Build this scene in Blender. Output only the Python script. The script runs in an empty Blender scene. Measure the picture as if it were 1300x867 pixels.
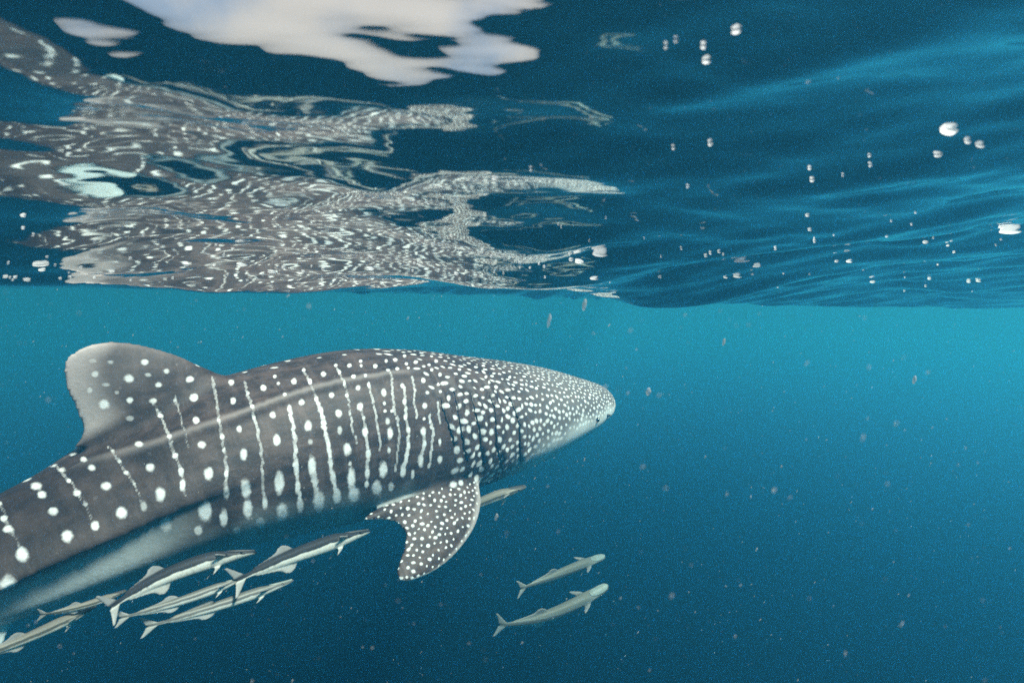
import bpy, bmesh, math, random
import numpy as np
from mathutils import Vector, Matrix
from mathutils.bvhtree import BVHTree

# ================================================================ camera, light, exposure
SURFACE_Z = 0.20            # mean water level above the lens (the lens is at the origin)
SUN_ELEV = math.radians(60.0)
SUN_AZ = math.radians(114.0)   # compass bearing of the sun, 0 = +Y (ahead of the lens), 90 = +X
SUN_POWER = 5.0
SKY_STRENGTH = 0.09
EXPOSURE = 1.2
WATER_DENSITY = 0.12
WATER_SCATTER = (0.072, 0.53, 0.89)
WATER_ABSORB = (0.0, 0.3, 0.0)
WATER_G = 0.68

# ---------------------------------------------------------------- camera numbers (photograph pixels, 1300 x 867)
F_PX = 775.0
CAM = np.array([0.0, 0.0, 0.0])
PITCH = math.radians(-4.3)
ROLL = math.radians(0.9)
def cam_axes():
    f = np.array([0.0, math.cos(PITCH), math.sin(PITCH)])
    r = np.array([1.0, 0.0, 0.0])
    u = np.cross(r, f)
    c, s = math.cos(ROLL), math.sin(ROLL)
    return r*c + u*s, u*c - r*s, f
CR, CU, CF = cam_axes()
def ray(px, py):
    d = CF + CR*((px-650.0)/F_PX) + CU*((433.5-py)/F_PX)
    return d/np.linalg.norm(d)
def project(p):
    q = np.asarray(p) - CAM
    z = q@CF
    return np.stack([650+F_PX*(q@CR)/z, 433.5-F_PX*(q@CU)/z], -1)


scene = bpy.context.scene
COL = scene.collection
cam_data = bpy.data.cameras.new('camera')
cam = bpy.data.objects.new('camera', cam_data)
COL.objects.link(cam)
cam_data.sensor_fit = 'HORIZONTAL'
cam_data.sensor_width = 36.0
cam_data.lens = 36.0*F_PX/1300.0
cam_data.dof.use_dof = True; cam_data.dof.focus_distance = 2.35; cam_data.dof.aperture_fstop = 3.2
cam_data.clip_start = 0.02
cam_data.clip_end = 1000.0
cam.matrix_world = Matrix(((CR[0], CU[0], -CF[0], CAM[0]), (CR[1], CU[1], -CF[1], CAM[1]),
                           (CR[2], CU[2], -CF[2], CAM[2]), (0, 0, 0, 1)))
scene.camera = cam

world = bpy.data.worlds.new('World')
scene.world = world
world.use_nodes = True
wn = world.node_tree
wn.nodes.clear()
sky = wn.nodes.new('ShaderNodeTexSky'); sky.sky_type = 'NISHITA'; sky.sun_disc = False
sky.dust_density = 4.0; sky.air_density = 0.8; sky.ozone_density = 0.6
sky.sun_elevation = SUN_ELEV; sky.sun_rotation = SUN_AZ
bg = wn.nodes.new('ShaderNodeBackground'); bg.inputs['Strength'].default_value = SKY_STRENGTH
wo = wn.nodes.new('ShaderNodeOutputWorld')
# broken white cloud over the Nishita sky
tcw = wn.nodes.new('ShaderNodeTexCoord'); nzw = wn.nodes.new('ShaderNodeTexNoise')
nzw.inputs['Scale'].default_value = 3.0; nzw.inputs['Detail'].default_value = 6.0
wn.links.new(tcw.outputs['Generated'], nzw.inputs['Vector'])
rw = wn.nodes.new('ShaderNodeMapRange'); rw.interpolation_type = 'SMOOTHSTEP'
rw.inputs[1].default_value = 0.36; rw.inputs[2].default_value = 0.56
wn.links.new(nzw.outputs['Fac'], rw.inputs[0])
mw = wn.nodes.new('ShaderNodeMix'); mw.data_type = 'RGBA'
mw.inputs[7].default_value = (3.9, 3.35, 3.05, 1)
sw = wn.nodes.new('ShaderNodeSeparateXYZ'); wn.links.new(tcw.outputs['Generated'], sw.inputs[0])
rz = wn.nodes.new('ShaderNodeMapRange'); rz.inputs[1].default_value = 0.02; rz.inputs[2].default_value = 0.12
wn.links.new(sw.outputs[2], rz.inputs[0])
mz = wn.nodes.new('ShaderNodeMath'); mz.operation = 'MULTIPLY'
wn.links.new(rw.outputs[0], mz.inputs[0]); wn.links.new(rz.outputs[0], mz.inputs[1])
wn.links.new(mz.outputs[0], mw.inputs[0]); wn.links.new(sky.outputs[0], mw.inputs[6])
wn.links.new(mw.outputs[2], bg.inputs['Color']); wn.links.new(bg.outputs[0], wo.inputs['Surface'])

sun_data = bpy.data.lights.new('sun', 'SUN')
sun_data.energy = SUN_POWER; sun_data.angle = math.radians(12.0); sun_data.color = (1.0, 0.96, 0.90)
sun = bpy.data.objects.new('sun', sun_data); COL.objects.link(sun)
sdir = Vector((math.sin(SUN_AZ)*math.cos(SUN_ELEV), math.cos(SUN_AZ)*math.cos(SUN_ELEV), math.sin(SUN_ELEV)))
sun.rotation_euler = sdir.to_track_quat('Z', 'Y').to_euler()

vs = scene.view_settings
vs.view_transform = 'Standard'; vs.look = 'None'; vs.exposure = EXPOSURE; vs.gamma = 1.0
vs.use_curve_mapping = False
cy = scene.cycles
cy.max_bounces = 10; cy.diffuse_bounces = 2; cy.glossy_bounces = 4; cy.transmission_bounces = 2
cy.volume_bounces = 3; cy.transparent_max_bounces = 12
cy.sample_clamp_indirect = 1.5
cy.caustics_reflective = False; cy.caustics_refractive = False
cy.use_denoising = False

# ================================================================ helpers
rng = np.random.default_rng(11)
random.seed(5)
def link(o, parent=None):
    COL.objects.link(o)
    if parent is not None:
        o.parent = parent
    return o
def tag(o, label=None, cat=None, group=None, kind=None):
    for k, v in (('label', label), ('category', cat), ('group', group), ('kind', kind)):
        if v: o[k] = v
    return o
def mesh_from(name, verts, faces, mat=None, parent=None, smooth=True):
    me = bpy.data.meshes.new(name)
    me.from_pydata([tuple(map(float, v)) for v in verts], [], [tuple(map(int, f)) for f in faces])
    if smooth:
        me.polygons.foreach_set('use_smooth', np.ones(len(me.polygons), bool))
    me.update()
    if mat: me.materials.append(mat)
    return link(bpy.data.objects.new(name, me), parent)
def mesh_np(name, V, Q, mat=None):
    """fast mesh from numpy vertices and quads"""
    me = bpy.data.meshes.new(name)
    me.vertices.add(len(V)); me.vertices.foreach_set('co', np.ascontiguousarray(V, np.float32).ravel())
    k = Q.shape[1]
    me.loops.add(Q.size); me.loops.foreach_set('vertex_index', np.ascontiguousarray(Q, np.int32).ravel())
    me.polygons.add(len(Q)); me.polygons.foreach_set('loop_start', np.arange(0, Q.size, k, dtype=np.int32))
    me.polygons.foreach_set('use_smooth', np.ones(len(Q), bool))
    me.update(calc_edges=True)
    if mat: me.materials.append(mat)
    return me
def loft(rings):
    """closed tube through rings of equal length; returns verts, faces with fan caps"""
    n = len(rings[0]); V = [p for r in rings for p in r]; Fc = []
    for i in range(len(rings)-1):
        for j in range(n):
            k = (j+1) % n
            Fc.append((i*n+j, i*n+k, (i+1)*n+k, (i+1)*n+j))
    for i, flip in ((0, True), (len(rings)-1, False)):
        c = np.mean(np.array(rings[i]), 0); V.append(c); ci = len(V)-1
        for j in range(n):
            k = (j+1) % n
            Fc.append((i*n+j, ci, i*n+k) if not flip else (i*n+k, ci, i*n+j))
    return [np.array(v) for v in V], Fc
def fin_rings(A, B, thick, normal, n=14, sub=5, floor=0.0078):
    """sections from leading-edge points A to trailing-edge points B, thick = half thickness per section"""
    A = np.array(A, float); B = np.array(B, float)
    t = np.arange(len(A)); tt = np.linspace(0, len(A)-1, (len(A)-1)*sub+1)
    def cr(P): return np.stack([smooth_interp(t, P[:, k])(tt) for k in range(P.shape[1])], -1)
    A, B = cr(A), cr(B); T = np.interp(tt, t, thick); normal = np.array(normal, float)
    rings = []
    u = (1-np.cos(np.linspace(0, np.pi, n)))/2
    prof = (np.sqrt(np.clip(u, 0, 1))*(1-u)**0.8)*2.0
    for a, b, th in zip(A, B, T):
        h = np.maximum(th*prof, np.minimum(th, floor)*(np.sin(np.pi*u)**0.3))
        up = [a+(b-a)*uu + normal*hh for uu, hh in zip(u, h)]
        dn = [a+(b-a)*uu - normal*hh for uu, hh in zip(u, h)]
        rings.append(up + dn[-2:0:-1])
    return rings
def merge(parts):
    V, Fc = [], []
    for v, f in parts:
        o = len(V); V += list(v); Fc += [tuple(i+o for i in q) for q in f]
    return V, Fc
def remesh(V, Fc, voxel, relax=2):
    """one continuous skin over overlapping closed shapes"""
    tmp = mesh_from('tmp', V, Fc)
    bm = bmesh.new(); bm.from_mesh(tmp.data); bmesh.ops.recalc_face_normals(bm, faces=bm.faces); bm.to_mesh(tmp.data); bm.free()
    md = tmp.modifiers.new('r', 'REMESH'); md.mode = 'VOXEL'; md.voxel_size = voxel; md.adaptivity = 0
    dg = bpy.context.evaluated_depsgraph_get()
    me = bpy.data.meshes.new_from_object(tmp.evaluated_get(dg))
    nv = len(me.vertices); co = np.empty(nv*3, np.float32); me.vertices.foreach_get('co', co)
    npoly = len(me.polygons); lt = np.empty(npoly, np.int32); me.polygons.foreach_get('loop_total', lt)
    assert (lt == 4).all()
    q = np.empty(npoly*4, np.int32); me.loops.foreach_get('vertex_index', q)
    old = tmp.data; bpy.data.objects.remove(tmp); bpy.data.meshes.remove(old); bpy.data.meshes.remove(me)
    V = co.reshape(-1, 3).astype(float); Q = q.reshape(-1, 4)
    e = np.concatenate([Q[:, [0, 1]], Q[:, [1, 2]], Q[:, [2, 3]], Q[:, [3, 0]]])
    for k in range(relax):
        for lam in (0.5, -0.52):
            acc = np.zeros_like(V); cnt = np.zeros(len(V))
            for c in range(3):
                acc[:, c] = np.bincount(e[:, 0], V[e[:, 1], c], len(V)) + np.bincount(e[:, 1], V[e[:, 0], c], len(V))
            cnt = np.bincount(e[:, 0], minlength=len(V)) + np.bincount(e[:, 1], minlength=len(V))
            V = V + lam*(acc/cnt[:, None]-V)
    return V, Q
def vert_normals(V, Q):
    n = np.cross(V[Q[:, 2]]-V[Q[:, 0]], V[Q[:, 3]]-V[Q[:, 1]])
    N = np.zeros_like(V)
    for k in range(4):
        for c in range(3):
            N[:, c] += np.bincount(Q[:, k], n[:, c], len(V))
    return N/np.maximum(np.linalg.norm(N, axis=1), 1e-9)[:, None]
def smoothstep(a, b, x):
    t = np.clip((x-a)/(b-a), 0, 1); return t*t*(3-2*t)
def set_attr(me, name, arr):
    at = me.attributes.new(name, 'FLOAT', 'POINT'); at.data.foreach_set('value', np.ascontiguousarray(arr, np.float32))

# ---- node shorthand
class NT:
    def __init__(s, name):
        s.m = bpy.data.materials.new(name); s.m.use_nodes = True; s.t = s.m.node_tree; s.t.nodes.clear()
        s.out = s.t.nodes.new('ShaderNodeOutputMaterial')
    def n(s, typ, **kw):
        nd = s.t.nodes.new('ShaderNode'+typ)
        for k, v in kw.items():
            if k.startswith('i_'):
                key = k[2:].replace('_', ' ')
                s.put(nd.inputs[key] if not key.isdigit() else nd.inputs[int(key)], v)
            else: setattr(nd, k, v)
        return nd
    def put(s, inp, v):
        if isinstance(v, bpy.types.NodeSocket): s.t.links.new(v, inp)
        else: inp.default_value = v
    def attr(s, name): return s.n('Attribute', attribute_name=name).outputs['Fac']
    def math(s, op, a, b=0.0, clamp=False):
        nd = s.n('Math', operation=op, use_clamp=clamp); s.put(nd.inputs[0], a); s.put(nd.inputs[1], b); return nd.outputs[0]
    def mix(s, f, a, b):
        nd = s.n('Mix', data_type='RGBA'); s.put(nd.inputs[0], f)
        s.put(nd.inputs[6], a if isinstance(a, bpy.types.NodeSocket) else (*a, 1)); s.put(nd.inputs[7], b if isinstance(b, bpy.types.NodeSocket) else (*b, 1))
        return nd.outputs[2]
    def rng(s, v, a, b, c=0.0, d=1.0):
        nd = s.n('MapRange', interpolation_type='SMOOTHSTEP'); s.put(nd.inputs[0], v)
        for i, x in enumerate((a, b, c, d)): nd.inputs[i+1].default_value = x
        return nd.outputs[0]
    def noise(s, scale, detail=4.0, vec=None, rough=0.5):
        nd = s.n('TexNoise'); nd.inputs['Scale'].default_value = scale; nd.inputs['Detail'].default_value = detail
        nd.inputs['Roughness'].default_value = rough
        if vec is not None: s.t.links.new(vec, nd.inputs['Vector'])
        return nd.outputs['Fac']
    def scaled(s, x, y, z, src='Object'):
        tc = s.n('TexCoord'); mp = s.n('Mapping'); s.t.links.new(tc.outputs[src], mp.inputs['Vector'])
        mp.inputs['Scale'].default_value = (x, y, z); return mp.outputs[0]
    def done(s, sh, vol=False):
        s.t.links.new(sh, s.out.inputs['Volume' if vol else 'Surface']); return s.m

# ================================================================ water: surface and body
def wave_height(X, Y):
    r = np.random.default_rng(23)
    # a swell whose trough hangs down about two metres ahead of the lens and hides the farther surface
    yy = Y + .06*np.sin(X*1.1+.6) + .03*np.sin(X*2.3)
    sx = np.clip((X+.1)/2.6, 0, 1); sl = np.clip((-X-.2)/1.2, 0, 1); yt = 2.0+2.4*sx*sx*(3-2*sx)-.55*sl*sl*(3-2*sl)      # distance of the trough line
    ph0 = np.abs((yy/(2*yt)) % 1.0 * 2.0); tri = np.where(ph0 > 1, 2-ph0, ph0)
    tri = 1-(np.sqrt((1-tri)**2+.0016)-.03)
    H = .20*(1-2*(np.sqrt(tri**2+.03)-.173)/.843)
    H = H - .028*np.tanh(X/1.6)
    for lam, amp, n, spread, main in ((2.4, .008, 4, .5, 1.45), (1.2, .0095, 6, .4, 1.5),
                                      (.62, .0095, 8, .32, 1.55), (.33, .0050, 10, .32, 1.58), (.17, .0021, 16, .32, 1.55), (.09, .00080, 18, .35, 1.57)):
        for _ in range(n):
            l = lam*r.uniform(.75, 1.35); a = main + r.normal(0, spread); k = 2*np.pi/l; ph = r.uniform(0, 2*np.pi)
            wgt = amp*l/lam*np.sqrt(1.6/n)
            u = k*(np.cos(a)*X + np.sin(a)*Y) + ph
            if lam < .7: wgt = wgt*(1+.5*sx)
            H += wgt*(np.sin(u) + .15*np.sin(2*u+1.2))
    return SURFACE_Z + H

def water_material():
    t = NT('water_surface')
    v = t.scaled(1, 1, 1)
    nz = t.noise(9.0, 3.0, t.scaled(.25, 1, 1), .6)
    b = t.n('Bump', i_Strength=0.22, i_Distance=0.015, i_Height=nz)
    fr = t.n('Fresnel', i_IOR=1.333, i_Normal=b.outputs[0])
    gl = t.n('BsdfGlossy', i_Color=(1, 1, 1, 1), i_Roughness=0.05, i_Normal=b.outputs[0])
    tr = t.n('BsdfTransparent', i_Color=(1, 1, 1, 1))
    mx = t.n('MixShader'); t.put(mx.inputs[0], fr.outputs[0]); t.put(mx.inputs[1], tr.outputs[0]); t.put(mx.inputs[2], gl.outputs[0])
    return t.done(mx.outputs[0])
def graded(lo, hi, n, core):
    u = np.linspace(np.arcsinh(lo/core), np.arcsinh(hi/core), n); return np.sinh(u)*core
gx = graded(-44, 44, 800, 1.2); gy = graded(-9, 60, 860, 1.0)
GX, GY = np.meshgrid(gx, gy, indexing='ij')
GZ = wave_height(GX, GY)
idx = np.arange(GX.size).reshape(GX.shape)
Q = np.stack([idx[:-1, :-1], idx[1:, :-1], idx[1:, 1:], idx[:-1, 1:]], -1).reshape(-1, 4)
WV = np.stack([GX, GY, GZ], -1).reshape(-1, 3)
water = link(bpy.data.objects.new('water', mesh_np('water', WV, Q, water_material())))
tag(water, 'rippled sea surface seen from beneath, mirroring the spotted shark', 'water', kind='structure')

def haze_material():
    t = NT('sea_water')
    pv = t.n('VolumePrincipled')
    pv.inputs['Color'].default_value = (*WATER_SCATTER, 1); pv.inputs['Density'].default_value = WATER_DENSITY
    pv.inputs['Anisotropy'].default_value = WATER_G; pv.inputs['Absorption Color'].default_value = (*WATER_ABSORB, 1)
    return t.done(pv.outputs[0], True)
x0, x1, y0, y1, z0, z1 = -46, 46, -11, 64, -3.0, SURFACE_Z+.45  # volume floor cut shallow so the deep water goes dark
hv = [(x, y, z) for z in (z0, z1) for y in (y0, y1) for x in (x0, x1)]
haze = mesh_from('haze', hv, [(0, 2, 3, 1), (4, 5, 7, 6), (0, 1, 5, 4), (2, 6, 7, 3), (0, 4, 6, 2), (1, 3, 7, 5)], haze_material(), smooth=False)
tag(haze, 'teal sea water full of fine suspended matter', 'sea water', kind='stuff')

# ---------------------------------------------------------------- whale shark: spine and sections (metres)
def smooth_interp(xs, ys):
    """monotone-ish cubic (Catmull-Rom slopes) through a table"""
    xs = np.array(xs, float); ys = np.array(ys, float)
    m = np.empty_like(ys)
    d = np.diff(ys)/np.diff(xs)
    m[1:-1] = (d[:-1]*np.diff(xs)[1:] + d[1:]*np.diff(xs)[:-1])/(xs[2:]-xs[:-2])
    m[0], m[-1] = d[0], d[-1]
    def f(x):
        x = np.clip(np.asarray(x, float), xs[0], xs[-1])
        i = np.clip(np.searchsorted(xs, x, 'right')-1, 0, len(xs)-2)
        h = xs[i+1]-xs[i]; t = (x-xs[i])/h
        return ((2*t**3-3*t**2+1)*ys[i] + (t**3-2*t**2+t)*h*m[i]
                + (-2*t**3+3*t**2)*ys[i+1] + (t**3-t**2)*h*m[i+1])
    return f
SX =  [0.00, 0.03, 0.10, 0.22, 0.45, 0.70, 1.00, 1.30, 1.60, 1.90, 2.20, 2.50, 2.80, 3.20, 3.70, 4.20, 4.55]
ZT =  [-.585,-.522,-.488,-.450,-.388,-.340,-.294,-.250,-.236,-.268,-.335,-.480,-.605,-.685,-.735,-.755,-.765]
ZB =  [-.64, -.675,-.705,-.760,-.830,-.882,-.915,-.93, -.93, -.915,-.905,-.915,-.925,-.92, -.90, -.87, -.85]
HW =  [0.03, 0.155,0.240,0.280,0.315,0.345,0.365,0.375,0.37, 0.355,0.325,0.285,0.245,0.19, 0.125,0.075,0.03]
PHI = [43.,  43.,  43.,  43.,  43.,  43.,  43.5, 44.,  45.,  46.5, 48.5, 51.,  53.,  55.,  56.,  56.,  56.]
zt_f, zb_f, hw_f, phi_f = (smooth_interp(SX, a) for a in (ZT, ZB, HW, PHI))
SNOUT = np.array([0.49, 3.62])
_xs = np.linspace(-0.4, 5.6, 2401)
_ph = np.radians(phi_f(_xs))
_dx = _xs[1]-_xs[0]
_cx = np.cumsum(-np.cos(_ph))*_dx; _cy = np.cumsum(-np.sin(_ph))*_dx
_i0 = np.argmin(abs(_xs))
_cx += SNOUT[0]-_cx[_i0]; _cy += SNOUT[1]-_cy[_i0]
def pose(c):
    """canonical (distance behind the snout, to the animal's right, height) -> world"""
    c = np.asarray(c, float)
    x = c[..., 0]
    ph = np.radians(phi_f(x))
    X = np.interp(x, _xs, _cx) + np.sin(ph)*c[..., 1]
    Y = np.interp(x, _xs, _cy) - np.cos(ph)*c[..., 1]
    return np.stack([X, Y, c[..., 2]], -1)
def section(x, th):
    """cross-section at x; th = 0 on the right flank, pi/2 on the back"""
    zt, zb, w = zt_f(x), zb_f(x), hw_f(x)
    k = np.interp(x, [0, .3, 1.2, 2.0, 2.8, 4.5], [.42, .40, .45, .42, .40, .45])   # height of the widest point
    zc = zb + (zt-zb)*k
    nu = np.interp(x, [0, .6, 1.6, 2.4, 3.0, 4.5], [2.1, 2.0, 1.95, 1.75, 1.55, 1.5])   # upper roundness
    nl = np.interp(x, [0, .6, 1.6, 2.4, 3.0, 4.5], [2.0, 2.2, 2.3, 1.9, 1.55, 1.5])
    c, s = np.cos(th), np.sin(th)
    n = np.where(s >= 0, nu, nl)
    y = w*np.sign(c)*np.abs(c)**(2/n)
    h = np.where(s >= 0, zt-zc, zc-zb)
    z = zc + h*np.sign(s)*np.abs(s)**(2/n)
    return y, z

# ================================================================ the whale shark
def on_midplane(px, py):
    d = ray(px, py)
    c = d[0]*_cy - d[1]*_cx
    i = [k for k in range(len(c)-1) if c[k]*c[k+1] <= 0 and _cy[k] > 0.4]
    k = i[0]; t = c[k]/(c[k]-c[k+1])
    x = _xs[k]+t*_dx; X = _cx[k]+t*(_cx[k+1]-_cx[k]); Y = _cy[k]+t*(_cy[k+1]-_cy[k])
    return np.array([x, 0.0, d[2]*math.hypot(X, Y)/math.hypot(d[0], d[1])])
PEC_BASE = (0.29, -0.77); PEC_DIP = math.radians(40)
def pec_point(x, q):
    dip = PEC_DIP + q*0.25
    return np.array([x, PEC_BASE[0]+q*math.cos(dip), PEC_BASE[1]-q*math.sin(dip)])
def on_pectoral(px, py):
    x, q = 1.15, 0.2
    for _ in range(30):
        p0 = project(pose(pec_point(x, q))); e = 1e-4
        J = np.stack([(project(pose(pec_point(x+e, q)))-p0)/e, (project(pose(pec_point(x, q+e)))-p0)/e], -1)
        dx = np.linalg.solve(J, np.array([px, py])-p0); x += np.clip(dx[0], -.2, .2); q += np.clip(dx[1], -.2, .2)
    return pec_point(x, q)

def build_shark_canonical():
    xs = np.concatenate([[0.0], 0.3*np.linspace(0.04, 1, 40)**1.6, np.linspace(.31, 4.55, 230)])
    th = np.linspace(0, 2*np.pi, 129)[:-1]
    rings = []
    for x in xs:
        y, z = section(np.full_like(th, x), th)
        rings.append(np.stack([np.full_like(th, x), y, z], -1))
    parts = [loft(rings)]
    # first dorsal fin: outline carried from the photograph onto the animal's midplane
    pairs = [((285, 510), (195, 580)), ((292, 482), (172, 562)), ((266, 467), (93, 571)), ((250, 461), (99, 558)), ((238, 456.5), (102, 543)),
             ((225, 451.5), (100, 530)), ((210, 446.5), (95, 515)), ((193, 441.5), (87, 500)), ((176, 437.5), (83, 485)),
             ((158, 434.8), (81, 469)), ((140, 434), (85, 455)), ((118, 437), (98, 445))]
    A = [on_midplane(*a) for a, b in pairs]; B = [on_midplane(*b) for a, b in pairs]
    T = [.13, .095, .062, .048, .041, .036, .031, .026, .022, .018, .013, .008]
    parts.append(loft(fin_rings(A, B, T, (0, 1, 0))))
    # pectoral fins
    pairs = [((600, 585), (556, 590)), ((603, 592), (540, 604)), ((608, 601), (503, 630)), ((611, 612), (461, 658)), ((612, 625), (484, 660)),
             ((610, 643), (501, 663)), ((606, 660), (511, 671)), ((598, 677), (515, 684)), ((586, 694), (511, 700)),
             ((570, 711), (507, 712)), ((551, 725), (504, 723)), ((532, 733.5), (505, 733)), ((517, 738), (509, 737))]
    A = np.array([on_pectoral(*a) for a, b in pairs]); B = np.array([on_pectoral(*b) for a, b in pairs])
    print('pectoral span', np.linalg.norm(A[-1]-A[1]), 'chord', np.linalg.norm(A[3]-B[3]))
    T = [.06, .055, .046, .040, .036, .032, .029, .026, .022, .018, .014, .011, .008]
    nrm = np.array([0, math.sin(PEC_DIP+.08), math.cos(PEC_DIP+.08)])
    parts.append(loft(fin_rings(A, B, T, nrm)))
    mir = np.array([1, -1, 1])
    parts.append(loft(fin_rings(A*mir, B*mir, T, nrm*mir)))
    # fins of the hind body, beside and behind the lens
    def vfin(pts, th): parts.append(loft(fin_rings([(a[0], 0, a[1]) for a, b in pts], [(b[0], 0, b[1]) for a, b in pts], th, (0, 1, 0))))
    vfin([((3.30, -.78), (3.55, -.80)), ((3.33, -.70), (3.62, -.72)), ((3.45, -.61), (3.62, -.63)), ((3.52, -.58), (3.58, -.58))], [.03, .025, .015, .008])
    vfin([((3.42, -.86), (3.64, -.84)), ((3.46, -.93), (3.70, -.92)), ((3.56, -1.0), (3.68, -1.0)), ((3.62, -1.03), (3.66, -1.03))], [.03, .022, .014, .008])
    vfin([((4.15, -.80), (4.52, -.80)), ((4.36, -.68), (4.66, -.70)), ((4.62, -.45), (4.84, -.48)), ((4.84, -.20), (4.98, -.24)), ((4.96, -.06), (5.02, -.08))], [.045, .035, .024, .016, .008])
    vfin([((4.15, -.80), (4.52, -.80)), ((4.34, -.90), (4.62, -.88)), ((4.46, -1.02), (4.66, -1.0)), ((4.58, -1.16), (4.65, -1.14))], [.045, .03, .02, .008])
    for s in (1, -1):
        A = [(2.74, .10*s, -.86), (2.78, .17*s, -.92), (2.88, .23*s, -.98), (2.95, .25*s, -1.0)]
        B = [(2.95, .08*s, -.88), (3.02, .15*s, -.93), (3.02, .22*s, -.98), (3.00, .245*s, -1.0)]
        parts.append(loft(fin_rings(A, B, [.025, .02, .014, .008], (0, .6*s, .8))))
    return merge(parts)

SV, SF = build_shark_canonical()
SC, SQ = remesh(SV, SF, 0.0068)
print('shark verts', len(SC))
_e = np.concatenate([SQ[:, [0, 1]], SQ[:, [1, 2]], SQ[:, [2, 3]], SQ[:, [3, 0]]])
_fb = np.array([on_midplane(x, y) for x, y in ((310, 474), (280, 480), (240, 503), (200, 533), (165, 556), (140, 562))])
_d = np.full(len(SC), 9.0)
for _k in range(len(_fb)-1):
    for _t in np.linspace(0, 1, 8):
        _p = _fb[_k]+(_fb[_k+1]-_fb[_k])*_t; _d = np.minimum(_d, np.linalg.norm((SC-_p)*np.array([1, .8, 1]), axis=1))
_pb = np.array([pec_point(x, .06) for x in np.linspace(1.05, 1.40, 10)])
for _p in _pb:
    _d = np.minimum(_d, np.linalg.norm(np.abs(SC*np.array([0, 1, 0]))+SC*np.array([1, 0, 1])-_p, axis=1)*1.5)
_w = smoothstep(.13, .03, _d)[:, None]*.6
_cnt = (np.bincount(_e[:, 0], minlength=len(SC)) + np.bincount(_e[:, 1], minlength=len(SC)))[:, None]
for _k in range(60):
    _acc = np.stack([np.bincount(_e[:, 0], SC[_e[:, 1], c], len(SC)) + np.bincount(_e[:, 1], SC[_e[:, 0], c], len(SC)) for c in range(3)], -1)
    SC = SC + _w*(_acc/_cnt-SC)
SN = vert_normals(SC, SQ)
def bvh_of(W): return BVHTree.FromPolygons([tuple(v) for v in W], [tuple(q) for q in SQ.tolist()])
def hit_canon(bvh, px, py):
    d = ray(px, py)
    loc, nor, fi, dist = bvh.ray_cast(Vector(CAM), Vector(d))
    if loc is None: return None
    return SC[SQ[fi]].mean(0), SN[SQ[fi]].mean(0)
bvh0 = bvh_of(pose(SC))

# ---- ridges along the flank and gill grooves: displace the skin
def canon_line(pts, step=6):
    out = []
    for (a, b), (c, d) in zip(pts[:-1], pts[1:]):
        n = max(2, int(math.hypot(c-a, d-b)/step))
        for k in range(n):
            h = hit_canon(bvh0, a+(c-a)*k/n, b+(d-b)*k/n)
            if h: out.append(h[0])
    return np.array(out)
KEEL = canon_line([(395, 583), (330, 603), (280, 620), (240, 634), (200, 651), (150, 673), (100, 694), (50, 715), (4, 737)])
RID2 = canon_line([(205, 562), (250, 546), (289, 532), (340, 513), (393, 495), (430, 486), (462, 480), (505, 474)])
def ridge(line, amp_x, amp, s_up, s_dn):
    o = np.argsort(line[:, 0]); zr = np.interp(SC[:, 0], line[o, 0], line[o, 2])
    sl = (line[o[-1], 2]-line[o[-8], 2])/(line[o[-1], 0]-line[o[-8], 0]+1e-9)
    far = np.clip(SC[:, 0]-line[o[-1], 0], 0, 1.6); zr = zr + sl*far*np.exp(-far)
    dz = SC[:, 2]-zr
    g = np.exp(-(dz/np.where(dz > 0, s_up, s_dn))**2)
    side = smoothstep(.03, .10, np.abs(SC[:, 1])) * (np.abs(SC[:, 1]) < hw_f(SC[:, 0])*1.08+.02)
    return np.interp(SC[:, 0], amp_x, amp)*g*side, dz, zr
k1, keel_dz, keel_z = ridge(KEEL, [1.5, 1.9, 2.1, 2.3, 2.6, 3.6, 4.4], [0, .002, .005, .018, .034, .03, .0], .085, .022)
k2, r2dz, _ = ridge(RID2, [1.2, 1.5, 2.4, 2.8, 3.2], [0, .013, .016, .008, .0], .018, .018)
outward = np.stack([np.zeros(len(SC)), np.sign(SC[:, 1]), np.zeros(len(SC))], -1)
SC = SC + outward*k1[:, None] + SN*k2[:, None]
# the flank tucks in under the keel
tuck = np.interp(SC[:, 0], [2.0, 2.3, 2.7, 3.6, 4.4], [0, .010, .035, .03, 0])*np.exp(-((keel_dz+.075)/.05)**2)*smoothstep(.05, .1, np.abs(SC[:, 1]))
SC = SC - outward*tuck[:, None]

GILLS_PX = [[(645, 502), (654, 521), (659.5, 539), (660, 563), (660.5, 593)],
            [(621, 499), (627.7, 517), (630, 539), (629.5, 563), (634, 577), (638.6, 591)],
            [(597.5, 499), (602.5, 523), (609, 545), (610.6, 567), (615.6, 591)],
            [(576, 497), (583, 528), (587, 554), (589, 569), (595, 585)],
            [(559, 508), (566, 530), (573, 550), (578, 569)]]
gill_lines = [canon_line(g, 4) for g in GILLS_PX]
gill_d = np.full(len(SC), 9.0)
gill_side = np.zeros(len(SC))
AC = SC*np.array([1, 0, 1]) + np.abs(SC*np.array([0, 1, 0]))
near_g = np.where((SC[:, 0] > .5) & (SC[:, 0] < 1.6))[0]
for gl in gill_lines:
    dd = np.linalg.norm(AC[near_g, None, :]-gl[None, :, :], axis=2)
    i = dd.argmin(1); m = dd[np.arange(len(i)), i]
    better = m < gill_d[near_g]
    gill_side[near_g[better]] = (AC[near_g, 0]-gl[i, 0])[better]
    gill_d[near_g] = np.minimum(gill_d[near_g], m)
SC = SC - SN*(0.006*np.exp(-(gill_d/.009)**2))[:, None]
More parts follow.
